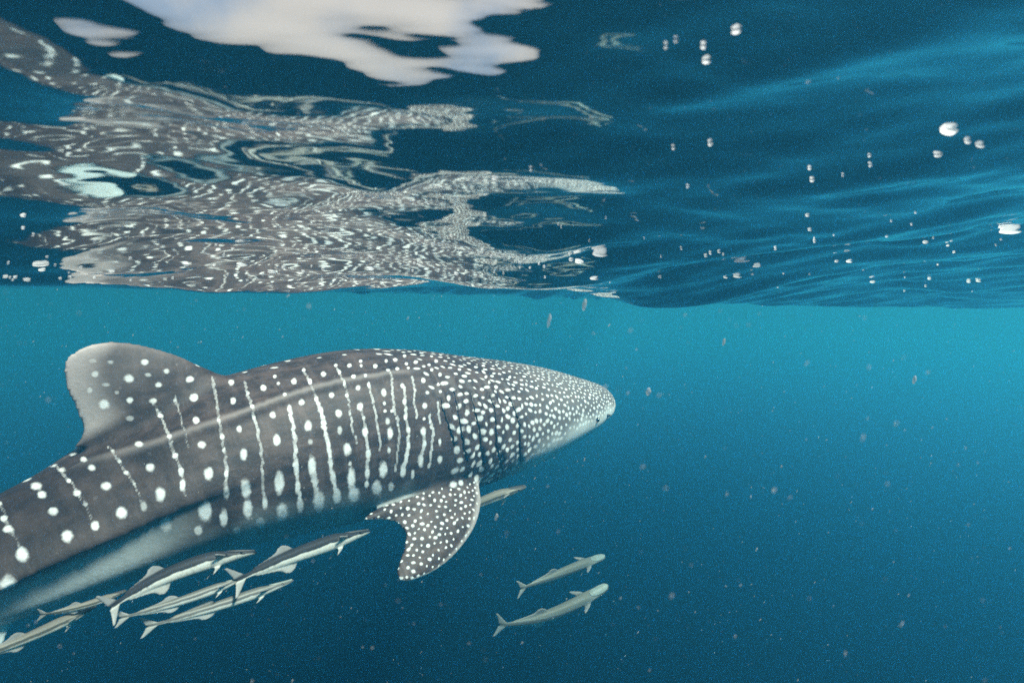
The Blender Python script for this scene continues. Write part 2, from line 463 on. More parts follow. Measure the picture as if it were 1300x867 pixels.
# each gill flap swells a little in front of its slit
SC = SC + SN*(0.008*np.exp(-((gill_side+.024)/.02)**2)*(gill_d < .08))[:, None]
SN = vert_normals(SC, SQ)
SW = pose(SC)
bvh1 = bvh_of(SW)
AC = SC*np.array([1, 0, 1]) + np.abs(SC*np.array([0, 1, 0]))

# ---- pigment: every vertex stores its distance to the nearest pale spot (in spot radii) and that spot's strength
order = np.argsort(AC[:, 0]); XS_sorted = AC[order, 0]
spot_d = np.full(len(SC), 3.0); spot_a = np.zeros(len(SC)); spot_s = np.zeros(len(SC))
CENTRES = []
def paint(c, a, b, strength):
    """elliptic spot with half-axis vectors a, b (canonical metres)"""
    R = max(np.linalg.norm(a), np.linalg.norm(b))*2.4+.004
    i0, i1 = np.searchsorted(XS_sorted, (c[0]-R, c[0]+R)); ii = order[i0:i1]
    d = AC[ii]-c; keep = (np.abs(d[:, 2]) < R) & (np.abs(d[:, 1]) < R); ii = ii[keep]; d = d[keep]
    if not len(ii): return
    n = np.cross(a, b); n /= np.linalg.norm(n)+1e-12
    M = np.stack([a, b, n*R], -1)
    uv = d@np.linalg.inv(M).T
    s = np.sqrt(uv[:, 0]**2+uv[:, 1]**2)
    s = np.where(np.abs(uv[:, 2]) < .8, s, 3.0)
    score = strength*np.clip(1.35-s, 0, None)
    up = (score > spot_s[ii]) | ((score == 0) & (spot_s[ii] == 0) & (s < spot_d[ii]))
    spot_s[ii[up]] = score[up]; spot_a[ii[up]] = strength; spot_d[ii[up]] = s[up]
def paint_px(px, py, rx, ry, strength=1.0):
    h = hit_canon(bvh1, px, py)
    if h is None: return
    c, n = h; n = n/np.linalg.norm(n)
    W = pose(c); sc = np.dot(W-CAM, CF)/F_PX
    # half axes: the camera's right and up carried onto the tangent plane of the skin
    ph = math.radians(float(phi_f(c[0])))
    def to_canon(v): return np.array([-(v[0]*math.cos(ph)+v[1]*math.sin(ph)), v[0]*math.sin(ph)-v[1]*math.cos(ph), v[2]])
    vd = to_canon(ray(px, py)); ax = []
    for v, r in ((to_canon(CR), rx), (to_canon(CU), ry)):
        v = v*sc*r
        k = np.dot(v, n)/min(np.dot(vd, n), -0.25)
        ax.append(v - vd*k)
    c = np.array([c[0], abs(c[1]), c[2]])
    paint(c, ax[0], ax[1], strength)
    CENTRES.append((c, .5*(np.linalg.norm(ax[0])+np.linalg.norm(ax[1]))))
def stripe_px(pts, r0, r1, strength):
    for (a, b), (c, d) in zip(pts[:-1], pts[1:]):
        n = max(2, int(math.hypot(c-a, d-b)/2.2))
        for k in range(n):
            t = k/n; paint_px(a+(c-a)*t+random.uniform(-.25, .25), b+(d-b)*t, (r0+(r1-r0)*t)*1.25*random.uniform(.75, 1.2), 2.2, strength*random.uniform(.6, 1.05))

def crop(ox, oy, s, rows, lines):
    for row in lines:
        pts, r0, r1, st = row
        stripe_px([(ox+x*s, oy+y*s) for x, y in pts], r0, r1, st)
    for r in rows:
        x, y, rx, ry = r[:4]; st = r[4] if len(r) > 4 else 1.0
        paint_px(ox+x*s, oy+y*s, rx*s*.90, ry*s*.92, st*random.uniform(.82, 1.0))
crop(260, 430, .28846, [
    (115,190,14,14),(121,274,14,16),(152,395,14,18),(171,510,20,30),(180,660,25,45),(188,750,24,45),(12,593,20,28),(15,755,22,45),
    (62,355,10,10),(78,433,12,14),(85,490,10,16),(98,590,11,22),(92,680,16,30,.8),(85,790,20,42,.85),
    (254,216,14,15),(297,335,15,17),(315,443,18,28),(327,630,24,55),(338,765,28,40),(187,240,8,10,.8),(210,298,10,10),(220,350,9,12),(265,725,14,28,.85),
    (310,165,9,9),(327,198,9,9),(350,243,10,10),(370,305,11,18),(420,735,18,35,.9),(412,650,14,35,.9),(400,560,12,40,.9),
    (390,187,14,15),(430,278,15,15),(455,382,18,25),(467,453,14,14,.5),(476,560,20,48),(485,640,12,30,.7),(503,715,28,48),
    (433,136,9,10),(461,190,10,14),(493,263,11,14),(515,330,9,30),(545,470,10,40,.85),(565,605,14,30,.9),(580,695,20,35,.9),
    (519,155,13,13),(561,248,14,14),(586,328,17,20),(597,405,12,20,.55),(627,490,19,32),(638,545,8,10,.8),(643,610,20,45),(655,690,27,38),
    (574,116,9,9),(589,147,8,10),(612,193,8,18),(628,247,9,10),(637,117,11,10),(656,163,11,10),(674,216,13,14),(687,299,15,20),(698,348,8,10,.8),
    (709,409,15,23),(719,507,14,23),(714,590,13,30),(709,640,11,20,.9),(688,97,8,8),(693,120,7,8),(708,158,9,9),(722,200,8,16),
    (748,120,11,10),(785,240,14,18),(789,282,8,10,.8),(797,318,9,9),(825,318,8,8),(802,360,12,16,.7),(815,412,14,30),(810,490,9,16,.8),(789,572,20,40),(755,660,24,36,.9),
    (795,97,8,10),(808,138,10,6),(848,131,10,7),(838,92,11,9),(880,75,8,8),(886,110,8,8),(897,128,9,6),(871,209,11,13),(878,275,10,15),(886,345,11,16),(896,402,11,17),
    (897,470,10,25,.9),(885,520,10,25),(870,580,14,32),(820,650,14,22,.8),(930,102,11,9),(962,184,12,12),(968,295,13,15),(980,235,9,9,.7),(966,350,8,9),(964,407,14,20),(966,462,10,16,.9),
    (950,530,13,35),(915,595,9,25,.9),(1020,100,9,9),(985,115,8,6),(998,135,8,8),(1035,158,8,10),(1030,200,8,8),(1035,235,8,8),(1035,455,8,20),(1035,530,12,20),
    (243,812,24,26,.7),(138,850,22,22,.6)],
    [([(30,170),(50,260),(62,355)], .9, 1.3, .35),([(62,355),(78,433),(98,590),(92,680)], 1.3, 1.9, .5),([(175,190),(187,240),(210,298),(220,350)], 1.2, 1.4, .5),
     ([(220,350),(238,430),(250,520),(258,660),(265,725)], 1.5, 1.8, .6),([(370,305),(385,360),(398,450),(400,570),(410,650),(420,735)], 2, 2.6, .85),
     ([(433,136),(461,190),(493,263)], .9, 1.1, .4),([(493,263),(515,330),(530,400),(545,470),(555,560),(570,640),(580,700)], 1.9, 3.0, .85),
     ([(574,116),(589,147),(612,193),(628,247)], .9, 1.0, .45),([(628,247),(640,320),(650,400),(660,430),(672,465)], 1.3, 1.0, .6),
     ([(722,200),(735,260),(752,320),(758,380),(768,440),(772,495)], 1.4, 1.1, .65),([(818,150),(825,210),(832,300),(848,350),(858,420),(850,490),(838,590)], 1.2, 1.2, .6),
     ([(912,170),(925,230),(920,280),(935,350)], 1.2, 1.0, .65),([(990,335),(1005,420),(995,510),(988,570)], 1.4, 1.4, .75),([(1025,280),(1035,380)], 1.2, 1.2, .6),
     ([(476,560),(485,640),(503,715)], 2, 4, .7),([(709,409),(719,507),(714,590)], 1.6, 2.2, .6),([(896,402),(897,470),(880,560)], 1.4, 2.2, .8),([(686,300),(709,409)], 1.1, 1.3, .4),
     ([(878,215),(886,345),(896,402)], 1.2, 1.4, .55),([(964,407),(966,462),(940,550)], 1.4, 2.0, .6),([(643,610),(655,690)], 3, 4, .7)])
crop(0, 560, .2306, [
    (760,15,26,17),(825,143,26,25),(885,290,32,42),(1110,20,25,22),(1142,178,30,37),(1130,385,42,60),(1088,492,25,28,.6),(910,455,35,45,.6),(963,83,17,18),(998,167,18,22),(1008,240,18,38),
    (618,52,12,10,.8),(655,115,14,12),(697,175,16,14),(738,230,12,12,.7),(785,362,20,30,.5),(460,100,22,15),(506,140,25,19),(585,248,31,27),(667,397,33,37),(373,522,35,37),
    (336,160,18,13,.9),(378,216,15,14),(432,285,23,20),(467,345,14,12,.6),(523,462,26,30),(196,248,33,24),(230,293,28,22),(292,385,33,24),(130,622,38,45),(48,482,32,23),(22,418,22,20),(5,340,14,16),(845,690,32,25,.7)],
    [([(930,10),(963,83),(998,167),(1010,240),(1020,300)], 1.2, 1.4, .5),([(600,35),(655,115),(738,230),(785,360)], 1.1, 1.4, .4),([(300,130),(378,216),(432,285),(523,462)], 1.2, 1.4, .45),([(5,340),(48,482),(90,540),(130,622)], 1.2, 1.5, .35)])
crop(0, 400, .308, [
    (598,197,18,13),(528,262,24,18),(453,197,16,10,.55),(395,247,17,14,.7),(368,314,13,13,.7),(428,368,26,20),(534,352,16,14),(484,318,12,8,.5),(434,284,20,8,.5),(615,243,18,9,.55),(682,235,16,12,.85),
    (658,290,16,12,.9),(627,354,18,12,.9),(660,412,14,10),(700,497,12,12),(783,262,19,15),(800,340,19,16),(812,433,16,16),(720,580,14,14),(748,645,13,16),(756,695,14,26),(540,427,20,12,.4),(378,185,20,9,.35),(725,350,9,10,.7)],
    [([(627,354),(660,412),(700,497),(720,580),(748,645),(756,700)], 1.1, 1.5, .5),([(720,330),(740,400),(780,550)], 1.0, 1.0, .4),([(875,260),(890,330),(902,430),(917,500),(925,560),(935,645)], 1.1, 1.4, .45)])

# ---- head, gill region and fins: dense spots by dart throwing on the skin
body_y = hw_f(AC[:, 0])
PA = np.array([on_pectoral(x, y) for x, y in ((600, 585), (612, 625), (586, 694), (532, 733))])
fin_q = np.maximum((AC[:, 1]-PEC_BASE[0])*math.cos(PEC_DIP) - (AC[:, 2]-PEC_BASE[1])*math.sin(PEC_DIP), 0)
_k = np.interp(AC[:, 0], [0, .3, 1.2, 2.0, 2.8, 4.5], [.42, .40, .45, .42, .40, .45])
_zt, _zb, _w0 = zt_f(AC[:, 0]), zb_f(AC[:, 0]), hw_f(AC[:, 0]); _zc = _zb+(_zt-_zb)*_k
_n = np.interp(AC[:, 0], [0, .6, 1.6, 2.4, 3.0, 4.5], [2.0, 2.2, 2.3, 1.9, 1.55, 1.5])
_u = np.clip(np.where(AC[:, 2] > _zc, (AC[:, 2]-_zc)/(_zt-_zc+1e-6), (_zc-AC[:, 2])/(_zc-_zb+1e-6)), 0, 1)
y_body = _w0*(1-_u**_n)**(1/_n)
is_pec = (AC[:, 0] > .95) & (AC[:, 0] < 2.1) & (AC[:, 2] < -.70) & (AC[:, 1] > y_body+.016)
relz = (AC[:, 2]-zb_f(AC[:, 0]))/np.maximum(zt_f(AC[:, 0])-zb_f(AC[:, 0]), .05)
def darts(mask, spacing, radius, elong, strength, jitter=.25):
    ids = np.where(mask & (SC[:, 1] >= -0.004))[0]
    P = AC[ids]; sp = spacing(P, ids); alive = np.ones(len(ids), bool)
    perm = rng.permutation(len(ids)); n = 0
    so = np.argsort(P[:, 0]); xsn = P[so, 0]
    for c, rr in CENTRES:
        i0, i1 = np.searchsorted(xsn, (c[0]-.06, c[0]+.06)); jj = so[i0:i1]
        alive[jj[((P[jj]-c)**2).sum(1) < (rr+.6*sp[jj])**2]] = False
    for k in perm:
        if not alive[k]: continue
        R = sp[k]; i0, i1 = np.searchsorted(xsn, (P[k, 0]-R, P[k, 0]+R)); jj = so[i0:i1]
        alive[jj[((P[jj]-P[k])**2).sum(1) < R*R]] = False
        nv = SN[ids[k]]; nv = np.array([nv[0], abs(nv[1]), nv[2]])
        t = np.array([1.0, 0, 0]); t -= nv*np.dot(t, nv); t /= np.linalg.norm(t)+1e-9; b = np.cross(nv, t)
        ang = rng.normal(0, .45); t, b = t*math.cos(ang)+b*math.sin(ang), b*math.cos(ang)-t*math.sin(ang)
        r = radius(P[k], ids[k], R)*rng.uniform(1-jitter, 1+jitter); e = elong(P[k])*rng.uniform(.9, 1.15)
        paint(P[k], t*r*e, b*r/e, strength(P[k])*rng.uniform(.85, 1.0)); n += 1
    return n
hx = AC[:, 0]
gill_ok = gill_d > .009
g5 = gill_lines[4]; g5 = g5[np.argsort(g5[:, 2])]; g5x = np.interp(AC[:, 2], g5[:, 2], g5[:, 0]); print('gill x', [round(float(g[:, 0].mean()), 2) for g in gill_lines])
head_mask = ((hx < g5x-.005) & (relz < .8) | (relz >= .8)) & (hx < np.interp(relz, [0, .3, .75, .9, 1.0], [1.6, 1.6, 1.45, 1.42, 1.5])) & gill_ok & (~is_pec) & (relz > np.interp(hx, [0, .15, .6, 1.0, 1.2], [.54, .45, .37, .16, .04])) & (np.abs(AC[:, 2]) < 1.2)
n = darts(head_mask & (spot_d > 1.7),
      lambda P, i: np.interp(P[:, 0], [0, .15, .45, .8, 1.2, 1.5], [.0150, .0185, .0245, .029, .036, .048]),
      lambda p, i, R: R*np.interp(relz[i], [.3, .6, .85, 1], [.39, .355, .29, .26]),
      lambda p: float(np.interp(p[2]-zb_f(p[0]), [.25, .5], [1.05, 1.35])),
      lambda p: float(np.interp(p[0], [0, .9, 1.3], [1.0, .97, .9])))
tip_q = AC[:, 1]*.77 - AC[:, 2]*.64
lead = np.interp(fin_q, [0, .15, .35, .55, .8], [1.06, 1.08, 1.14, 1.24, 1.5])
m = darts(is_pec & (SN[:, 2] > -.2) & (fin_q < .50),
      lambda P, i: np.full(len(P), .0225), lambda p, i, R: R*.29, lambda p: 1.15, lambda p: .95)
top = (hx > 1.35) & (hx < 2.2) & (relz > .93) & (spot_d > 1.8) & (np.abs(AC[:, 1]) < .16)
k = darts(top, lambda P, i: np.full(len(P), .085), lambda p, i, R: .010, lambda p: 1.1, lambda p: .8)
rear = (hx > 2.72) & (hx < 4.4) & (relz > .5) & (spot_d > 2)
k = darts(rear, lambda P, i: np.full(len(P), .10), lambda p, i, R: .014, lambda p: 1.0, lambda p: .9)
print('spots', n, m)

# ---- pale belly, lighter cheeks, fin margins
wob = .02*np.sin(AC[:, 0]*23)+.015*np.sin(AC[:, 0]*51+1)
belly_line = np.interp(hx, [0, .1, .3, .6, .9, 1.15, 1.5, 2.0, 2.5, 3.0, 4.5], [.50, .46, .41, .35, .22, .02, .15, .23, .22, .25, .3])
pale = 1-smoothstep(-.13, .17, relz-belly_line+wob)
pale = np.maximum(pale, smoothstep(2.25, 2.55, hx)*smoothstep(.0, -.05, keel_dz)*.7)
JAW = np.array([[h[0][0], (h[0][2]-zb_f(h[0][0]))/(zt_f(h[0][0])-zb_f(h[0][0]))] for h in [hit_canon(bvh1, x, y) for x, y in ((770, 534), (755, 538), (740, 543), (725, 550), (708, 556), (690, 563), (672, 572), (662, 580))] if h]); print('jaw', JAW.round(2).tolist())
near_fin = smoothstep(.9, 1.05, hx)*smoothstep(1.6, 1.35, hx)
pale = pale*(1-near_fin*smoothstep(-.92, -.85, AC[:, 2]))
pale = np.where(is_pec, 0.0, pale)
under_pec = is_pec & (SN[:, 2] < -.3)
pale = np.where(under_pec, .8, pale)
cheek = (1-smoothstep(.55, 1.15, hx+.25*(relz-.5)))*(~is_pec)
gillz = (hx > .55) & (hx < 1.4) & ~is_pec
low_gill = smoothstep(.75, .35, relz)
dark = np.exp(-(gill_d/.0045)**2)*(.25+.75*low_gill)
edge = np.zeros(len(SC))
edge += .28*np.exp(-(r2dz/.007)**2)*smoothstep(1.35, 1.6, hx)*smoothstep(2.7, 2.4, hx)*(AC[:, 1] > .05)
dz_fin = AC[:, 2]-zt_f(hx)
fin_tail = on_midplane(82, 470)[0]
dors = (hx > 2.1) & (hx < 3.0) & (AC[:, 1] < .09) & (dz_fin > .03)
FB = np.array([on_midplane(x, y) for x, y in ((93, 571), (99, 558), (102, 543), (100, 530), (95, 515), (87, 500), (83, 485), (81, 469), (85, 455), (98, 445))])
fz = np.interp(AC[:, 2], FB[:, 2], FB[:, 0])
edge[dors] = np.maximum(smoothstep(.15, .0, (fz-hx)[dors])*.8*smoothstep(.02, .08, dz_fin[dors]), .16*smoothstep(.05, .2, dz_fin[dors]))
PL = np.array([on_pectoral(x, y) for x, y in ((608, 601), (612, 625), (610, 643), (606, 660), (598, 677), (586, 694), (570, 711), (551, 725), (532, 733), (517, 738))])
lx = np.interp(AC[:, 2], PL[::-1, 2], PL[::-1, 0])
edge[is_pec] = np.maximum(smoothstep(.075, .03, (hx-lx)[is_pec]), smoothstep(.44, .56, fin_q[is_pec]))*.62
spot_a[is_pec] *= 1-.9*smoothstep(.05, .028, (hx-lx)[is_pec])

def shark_material():
    t = NT('shark_skin')
    v = t.n('Attribute', attribute_name='rest').outputs['Vector']
    mp = t.n('Mapping'); t.put(mp.inputs['Vector'], v); mp.inputs['Scale'].default_value = (.35, 1, 1)
    streak = t.noise(26, 4, mp.outputs[0], .6)
    mot = t.noise(9, 4, v, .6)
    fine = t.noise(160, 2, v)
    pale, cheek, edge, dark = (t.attr(k) for k in ('pale', 'cheek', 'edge', 'dark'))
    base = t.mix(t.rng(streak, .35, .75), (.023, .0145, .0128), (.072, .048, .0425))
    base = t.mix(t.math('MULTIPLY', t.rng(mot, .45, .8), .28), base, (.145, .105, .094))
    mpv = t.n('Mapping'); t.put(mpv.inputs['Vector'], v); mpv.inputs['Scale'].default_value = (1, .25, .16)
    base = t.mix(t.math('MULTIPLY', t.rng(t.noise(24, 3, mpv.outputs[0], .6), .48, .72), .28), base, (.145, .105, .094))
    base = t.mix(t.math('MULTIPLY', t.rng(t.noise(48, 5, v, .75), .56, .72), .20), base, (.22, .175, .16))
    base = t.mix(t.math('MULTIPLY', cheek, .55), base, (.17, .160, .155))
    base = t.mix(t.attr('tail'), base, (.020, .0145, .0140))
    base = t.mix(edge, base, (.42, .37, .35))
    base = t.mix(t.math('MULTIPLY', pale, .92), base, t.mix(cheek, (.40, .45, .45), (.66, .68, .66)))  # belly is naturally pale; the jaw is painted whiter as if lit
    d = t.math('ADD', t.attr('spot_d'), t.math('ADD', t.math('MULTIPLY', t.math('SUBTRACT', fine, .5), .25), t.math('MULTIPLY', t.math('SUBTRACT', t.noise(55, 2, v), .5), .8)))
    f = t.math('MULTIPLY', t.rng(d, .55, 1.28, 1, 0), t.attr('spot_a'))
    f = t.math('MULTIPLY', f, t.rng(t.noise(38, 4, v, .65), .25, .6, .72, 1.0))
    base = t.mix(f, base, (.66, .67, .66))
    base = t.mix(dark, base, (.012, .012, .013))
    bp = t.n('Bump', i_Strength=.25, i_Distance=.006, i_Height=t.noise(60, 5, v, .65))
    p = t.n('BsdfPrincipled', i_Base_Color=base, i_Roughness=.55, i_Normal=bp.outputs[0])
    p.inputs['Specular IOR Level'].default_value = .2
    return t.done(p.outputs[0])

shark = link(bpy.data.objects.new('whale_shark', None))
base_pt = pose(np.array([1.6, 0, -.95]))
shark.location = base_pt
tag(shark, 'large grey-brown whale shark with white spots and stripes swimming just below the surface', 'whale shark')
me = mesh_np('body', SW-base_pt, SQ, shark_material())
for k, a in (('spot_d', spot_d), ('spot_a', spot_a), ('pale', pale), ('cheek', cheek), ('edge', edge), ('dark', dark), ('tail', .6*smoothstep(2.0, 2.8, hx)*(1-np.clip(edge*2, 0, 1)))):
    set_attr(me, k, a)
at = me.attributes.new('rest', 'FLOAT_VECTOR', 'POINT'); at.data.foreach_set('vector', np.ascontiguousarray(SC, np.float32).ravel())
body = link(bpy.data.objects.new('body', me), shark)

def plain(name, col, rough=.5, spec=.3):
    t = NT(name); v = t.scaled(1, 1, 1)
    c = t.mix(t.rng(t.noise(40, 3, v), .3, .7), tuple(x*.8 for x in col), col)
    p = t.n('BsdfPrincipled', i_Base_Color=c, i_Roughness=rough); p.inputs['Specular IOR Level'].default_value = spec
    return t.done(p.outputs[0])
M_black = plain('dark_tissue', (.012, .012, .014), .35)
M_eye = plain('eye_black', (.008, .008, .010), .1, .6)
def uv_ball(name, centre, axes, mat, parent, origin, seg=16, rings=10):
    V, Fc = [], []
    for i in range(rings+1):
        a = math.pi*i/rings
        for j in range(seg):
            b = 2*math.pi*j/seg
            V.append(centre + axes[0]*math.sin(a)*math.cos(b) + axes[1]*math.sin(a)*math.sin(b) + axes[2]*math.cos(a) - origin)
    for i in range(rings):
        for j in range(seg):
            k = (j+1) % seg
            Fc.append((i*seg+j, i*seg+k, (i+1)*seg+k, (i+1)*seg+j))
    return mesh_from(name, V, Fc, mat, parent)
for s in (1, -1):
    for nm, px, r in (('eye', (758, 532.5), .013), ('nostril', (775.5, 532.5), .012)):
        h = hit_canon(bvh1, *px)
        if h is None: h = hit_canon(bvh1, px[0]-4, px[1]-5)
        c = h[0]*np.array([1, s, 1]); W = pose(c)
        e = np.eye(3)*r
        if nm == 'nostril': e = np.diag([r*1.3, r*.8, r*.7])
        uv_ball(nm, W, e, M_eye if nm == 'eye' else M_black, shark, base_pt)
    # gill slits: thin dark crescents lying in their grooves
    for g in GILLS_PX:
        pts = []
        for (a, b), (c, d) in zip(g[:-1], g[1:]):
            for k in range(6):
                h = hit_canon(bvh1, a+(c-a)*k/6, b+(d-b)*k/6)
                if h: pts.append(h)
        V, Fc = [], []
        for i, (p, nn) in enumerate(pts):
            w = .0062*math.sin(math.pi*(i+.6)/(len(pts)+.2))**.6*(.12+1.0*i/len(pts)); nn = nn/np.linalg.norm(nn)
            tx = np.array([1., 0, 0]); tx -= nn*np.dot(tx, nn); tx /= np.linalg.norm(tx)
            for q in (p-tx*w+nn*.002, p+nn*.005, p+tx*w+nn*.002, p-nn*.004):
                V.append(pose(q*np.array([1, s, 1]))-base_pt)
        for i in range(len(pts)-1):
            for j in range(4):
                k = (j+1) % 4
                Fc.append((i*4+j, i*4+k, i*4+4+k, i*4+4+j))
        mesh_from('gill_slit', V, Fc, M_black, shark)

# ================================================================ remoras
def remora_canonical():
    X = [0, .015, .05, .12, .2, .3, .45, .6, .75, .88, .94]
    hf = smooth_interp(X, [.004, .013, .022, .033, .044, .051, .049, .041, .029, .0155, .013])
    wf = smooth_interp(X, [.008, .026, .037, .044, .048, .048, .044, .036, .024, .011, .007])
    rings = []
    th = np.linspace(0, 2*np.pi, 33)[:-1]
    for x in np.concatenate([[0], np.linspace(.006, .94, 70)]):
        c, s = np.cos(th), np.sin(th)
        flat = np.interp(x, [0, .18, .26], [.55, .75, 1.0])          # flat-topped head under the sucker
        z = hf(x)*np.where(s > 0, s*flat, s)
        y = wf(x)*np.sign(c)*np.abs(c)**.85
        rings.append(np.stack([np.full_like(th, x), y, z], -1))
    parts = [loft(rings)]
    T = .010
    def vf(pts, th): parts.append(loft(fin_rings([(a[0], 0, a[1]) for a, b in pts], [(b[0], 0, b[1]) for a, b in pts], th, (0, 1, 0), n=10, sub=4, floor=.0055)))
    for s in (1, -1):
        vf([((.90, 0), (.965, 0)), ((.925, .022*s), (.985, .010*s)), ((.965, .055*s), (1.0, .046*s)), ((1.005, .086*s), (1.022, .084*s))], [T, .009, .007, .005])
        vf([((.55, .03*s), (.86, .014*s)), ((.575, .055*s), (.84, .026*s)), ((.60, .074*s), (.70, .052*s)), ((.63, .084*s), (.66, .078*s))], [T, .008, .007, .005])
        parts.append(loft(fin_rings([(.195, .035*s, .002), (.215, .062*s, .004), (.258, .092*s, .008), (.300, .112*s, .010)],
                                    [(.250, .035*s, -.004), (.275, .062*s, .0), (.300, .088*s, .006), (.312, .110*s, .010)], [T, .009, .007, .005], (0, -.12*s, .99), n=10, sub=4, floor=.0055)))
        parts.append(loft(fin_rings([(.23, .016*s, -.035), (.25, .030*s, -.055), (.29, .042*s, -.078), (.315, .048*s, -.088)],
                                    [(.27, .016*s, -.038), (.29, .030*s, -.056), (.31, .042*s, -.077), (.322, .048*s, -.087)], [T, .008, .006, .005], (0, .8*s, .6), n=10, sub=4, floor=.0055)))
    V, Fc = merge(parts)
    return remesh(V, Fc, .0062, 2)
RC, RQ = remora_canonical()
print('remora verts', len(RC))
def sucker_canonical():
    """oval plate with a raised rim and cross ridges on top of the head"""
    V, Fc = [], []
    nu, nv = 40, 14
    for i in range(nu+1):
        for j in range(nv+1):
            u = i/nu; v = -1+2*j/nv
            x = .012+.175*u; w = .034*math.sqrt(max(0, 1-(2*u-1)**2))**.8
            rim = max(abs(v)**6, abs(2*u-1)**10)
            z = np.interp(x, [0, .05, .12, .2], [.011, .0165, .0255, .034]) + .0035 + .003*rim + (.0022*math.sin(u*nu*.5*math.pi)**2)*(abs(v) > .06)*(rim < .5) - .010*v*v*w/.034
            V.append(np.array([x, v*w, z]))
    n = len(V)
    V += [p-np.array([0, 0, .012]) for p in V]
    s = nv+1
    for i in range(nu):
        for j in range(nv):
            a = i*s+j; Fc.append((a, a+s, a+s+1, a+1)); Fc.append((n+a, n+a+1, n+a+s+1, n+a+s))
    for i in range(nu):
        for j in (0, nv):
            a = i*s+j; Fc.append((a, n+a, n+a+s, a+s))
    return np.array(V), Fc
KC, KF = sucker_canonical()

def remora_material(name, back, side, belly, stripe, b0=-.020, b1=-.008):
    t = NT(name)
    v = t.n('Attribute', attribute_name='rest').outputs['Vector']
    sep = t.n('SeparateXYZ'); t.put(sep.inputs[0], v)
    z = t.math('ADD', sep.outputs[2], t.math('MULTIPLY', t.math('SUBTRACT', t.noise(14, 4, v), .5), .02))
    c = t.mix(t.rng(z, b0, b1), belly, side)
    c = t.mix(t.math('MULTIPLY', t.rng(z, max(-.014, b0), max(.0, b1)), 1.0), c, stripe); c = t.mix(t.rng(z, .010, .018), c, side)
    c = t.mix(t.rng(z, .014, .034), c, back)
    c = t.mix(t.math('MULTIPLY', t.rng(t.noise(70, 3, v), .5, .75), .4), c, tuple(x*.45 for x in side))
    ed = t.attr('fin'); c = t.mix(t.math('MULTIPLY', ed, .75), c, tuple(.13+.15*x for x in belly))
    p = t.n('BsdfPrincipled', i_Base_Color=c, i_Roughness=.5); p.inputs['Specular IOR Level'].default_value = .18
    return t.done(p.outputs[0])
M_pale = remora_material('pale_remora', (.13, .135, .115), (.19, .20, .175), (.38, .39, .35), (.10, .105, .095))
M_silver = remora_material('silver_remora', (.09, .09, .08), (.22, .22, .195), (.42, .42, .38), (.08, .08, .075), -.014, -.004)
M_dark = remora_material('dark_remora', (.018, .018, .020), (.022, .022, .025), (.42, .42, .38), (.014, .014, .016), -.010, -.002)
M_mid = remora_material('tan_remora', (.13, .12, .10), (.20, .185, .15), (.46, .44, .38), (.06, .06, .05))
M_disc = plain('sucker_grey', (.20, .24, .22), .5); M_disc_dark = plain('sucker_dark', (.05, .05, .05), .5)

def at_depth(px, py, Y):
    d = ray(px, py); return CAM + d/np.dot(d, CF)*Y
def at_height(px, py, z):
    d = ray(px, py); return CAM + d*((z-CAM[2])/d[2])
def make_remora(head, mid, tail, rolls, mat, disc_mat, label, group, slim=1.0):
    head, mid, tail = map(np.array, (head, mid, tail))
    ctrl = 2*mid-.5*(head+tail)
    ts = np.linspace(0, 1, 200); C = ((1-ts)**2)[:, None]*head + (2*ts*(1-ts))[:, None]*ctrl + (ts**2)[:, None]*tail
    seg = np.concatenate([[0], np.cumsum(np.linalg.norm(np.diff(C, axis=0), axis=1))]); L = seg[-1]/.975
    def frame(x):
        s = np.clip(x*L, 0, None); P = np.stack([np.interp(s, seg, C[:, k]) for k in range(3)], -1)
        tg = np.stack([np.interp(s, seg, np.gradient(C[:, k], seg)) for k in range(3)], -1)
        tg /= np.linalg.norm(tg, axis=-1)[..., None]
        P = P + tg*np.clip(s-seg[-1], 0, None)[..., None]
        side = np.cross(tg, np.array([0, 0, 1.0])); side /= np.linalg.norm(side, axis=-1)[..., None]
        up = np.cross(side, tg)
        roll = np.interp(x, [.1, .9], rolls if isinstance(rolls, tuple) else (rolls, rolls))[..., None]
        c, sn = np.cos(roll), np.sin(roll)
        return P, side*c - up*sn, up*c + side*sn
    def place(V):
        P, S, U = frame(V[:, 0]); return P + S*(V[:, 1]*L*slim)[:, None] + U*(V[:, 2]*L*slim)[:, None]
    o = link(bpy.data.objects.new('remora', None)); base = place(np.array([[.45, 0, -.05]]))[0]
    o.location = base; tag(o, label, 'remora', group)
    me = mesh_np('body', place(RC)-base, RQ, mat)
    at = me.attributes.new('rest', 'FLOAT_VECTOR', 'POINT'); at.data.foreach_set('vector', np.ascontiguousarray(RC, np.float32).ravel())
    out = np.maximum(np.abs(RC[:, 2])-np.interp(RC[:, 0], [0, .2, .45, .75, .9, 1.03], [.03, .046, .051, .031, .016, 0]), np.abs(RC[:, 1])-.052)
    set_attr(me, 'fin', smoothstep(0, .012, out))
    link(bpy.data.objects.new('body', me), o)
    mesh_from('sucker_disc', place(KC)-base, KF, disc_mat, o)
    for s in (1, -1):
        c = place(np.array([[.105, .042*s, .004]]))[0]
        uv_ball('eye', c, np.eye(3)*.0062*L*1.2, M_eye, o, base, 12, 8)
    return o, L
G = 'remoras travelling with the whale shark'
rem = []
AD, AH = at_depth, at_height
rem.append(make_remora(AD(768, 705, 3.25), AD(721, 724, 3.10), AD(661, 747, 2.92), (math.radians(-30), math.radians(4)), M_pale, M_disc, 'smaller, upper fish of the pale remora pair swimming free below the pectoral fin', G, .9))
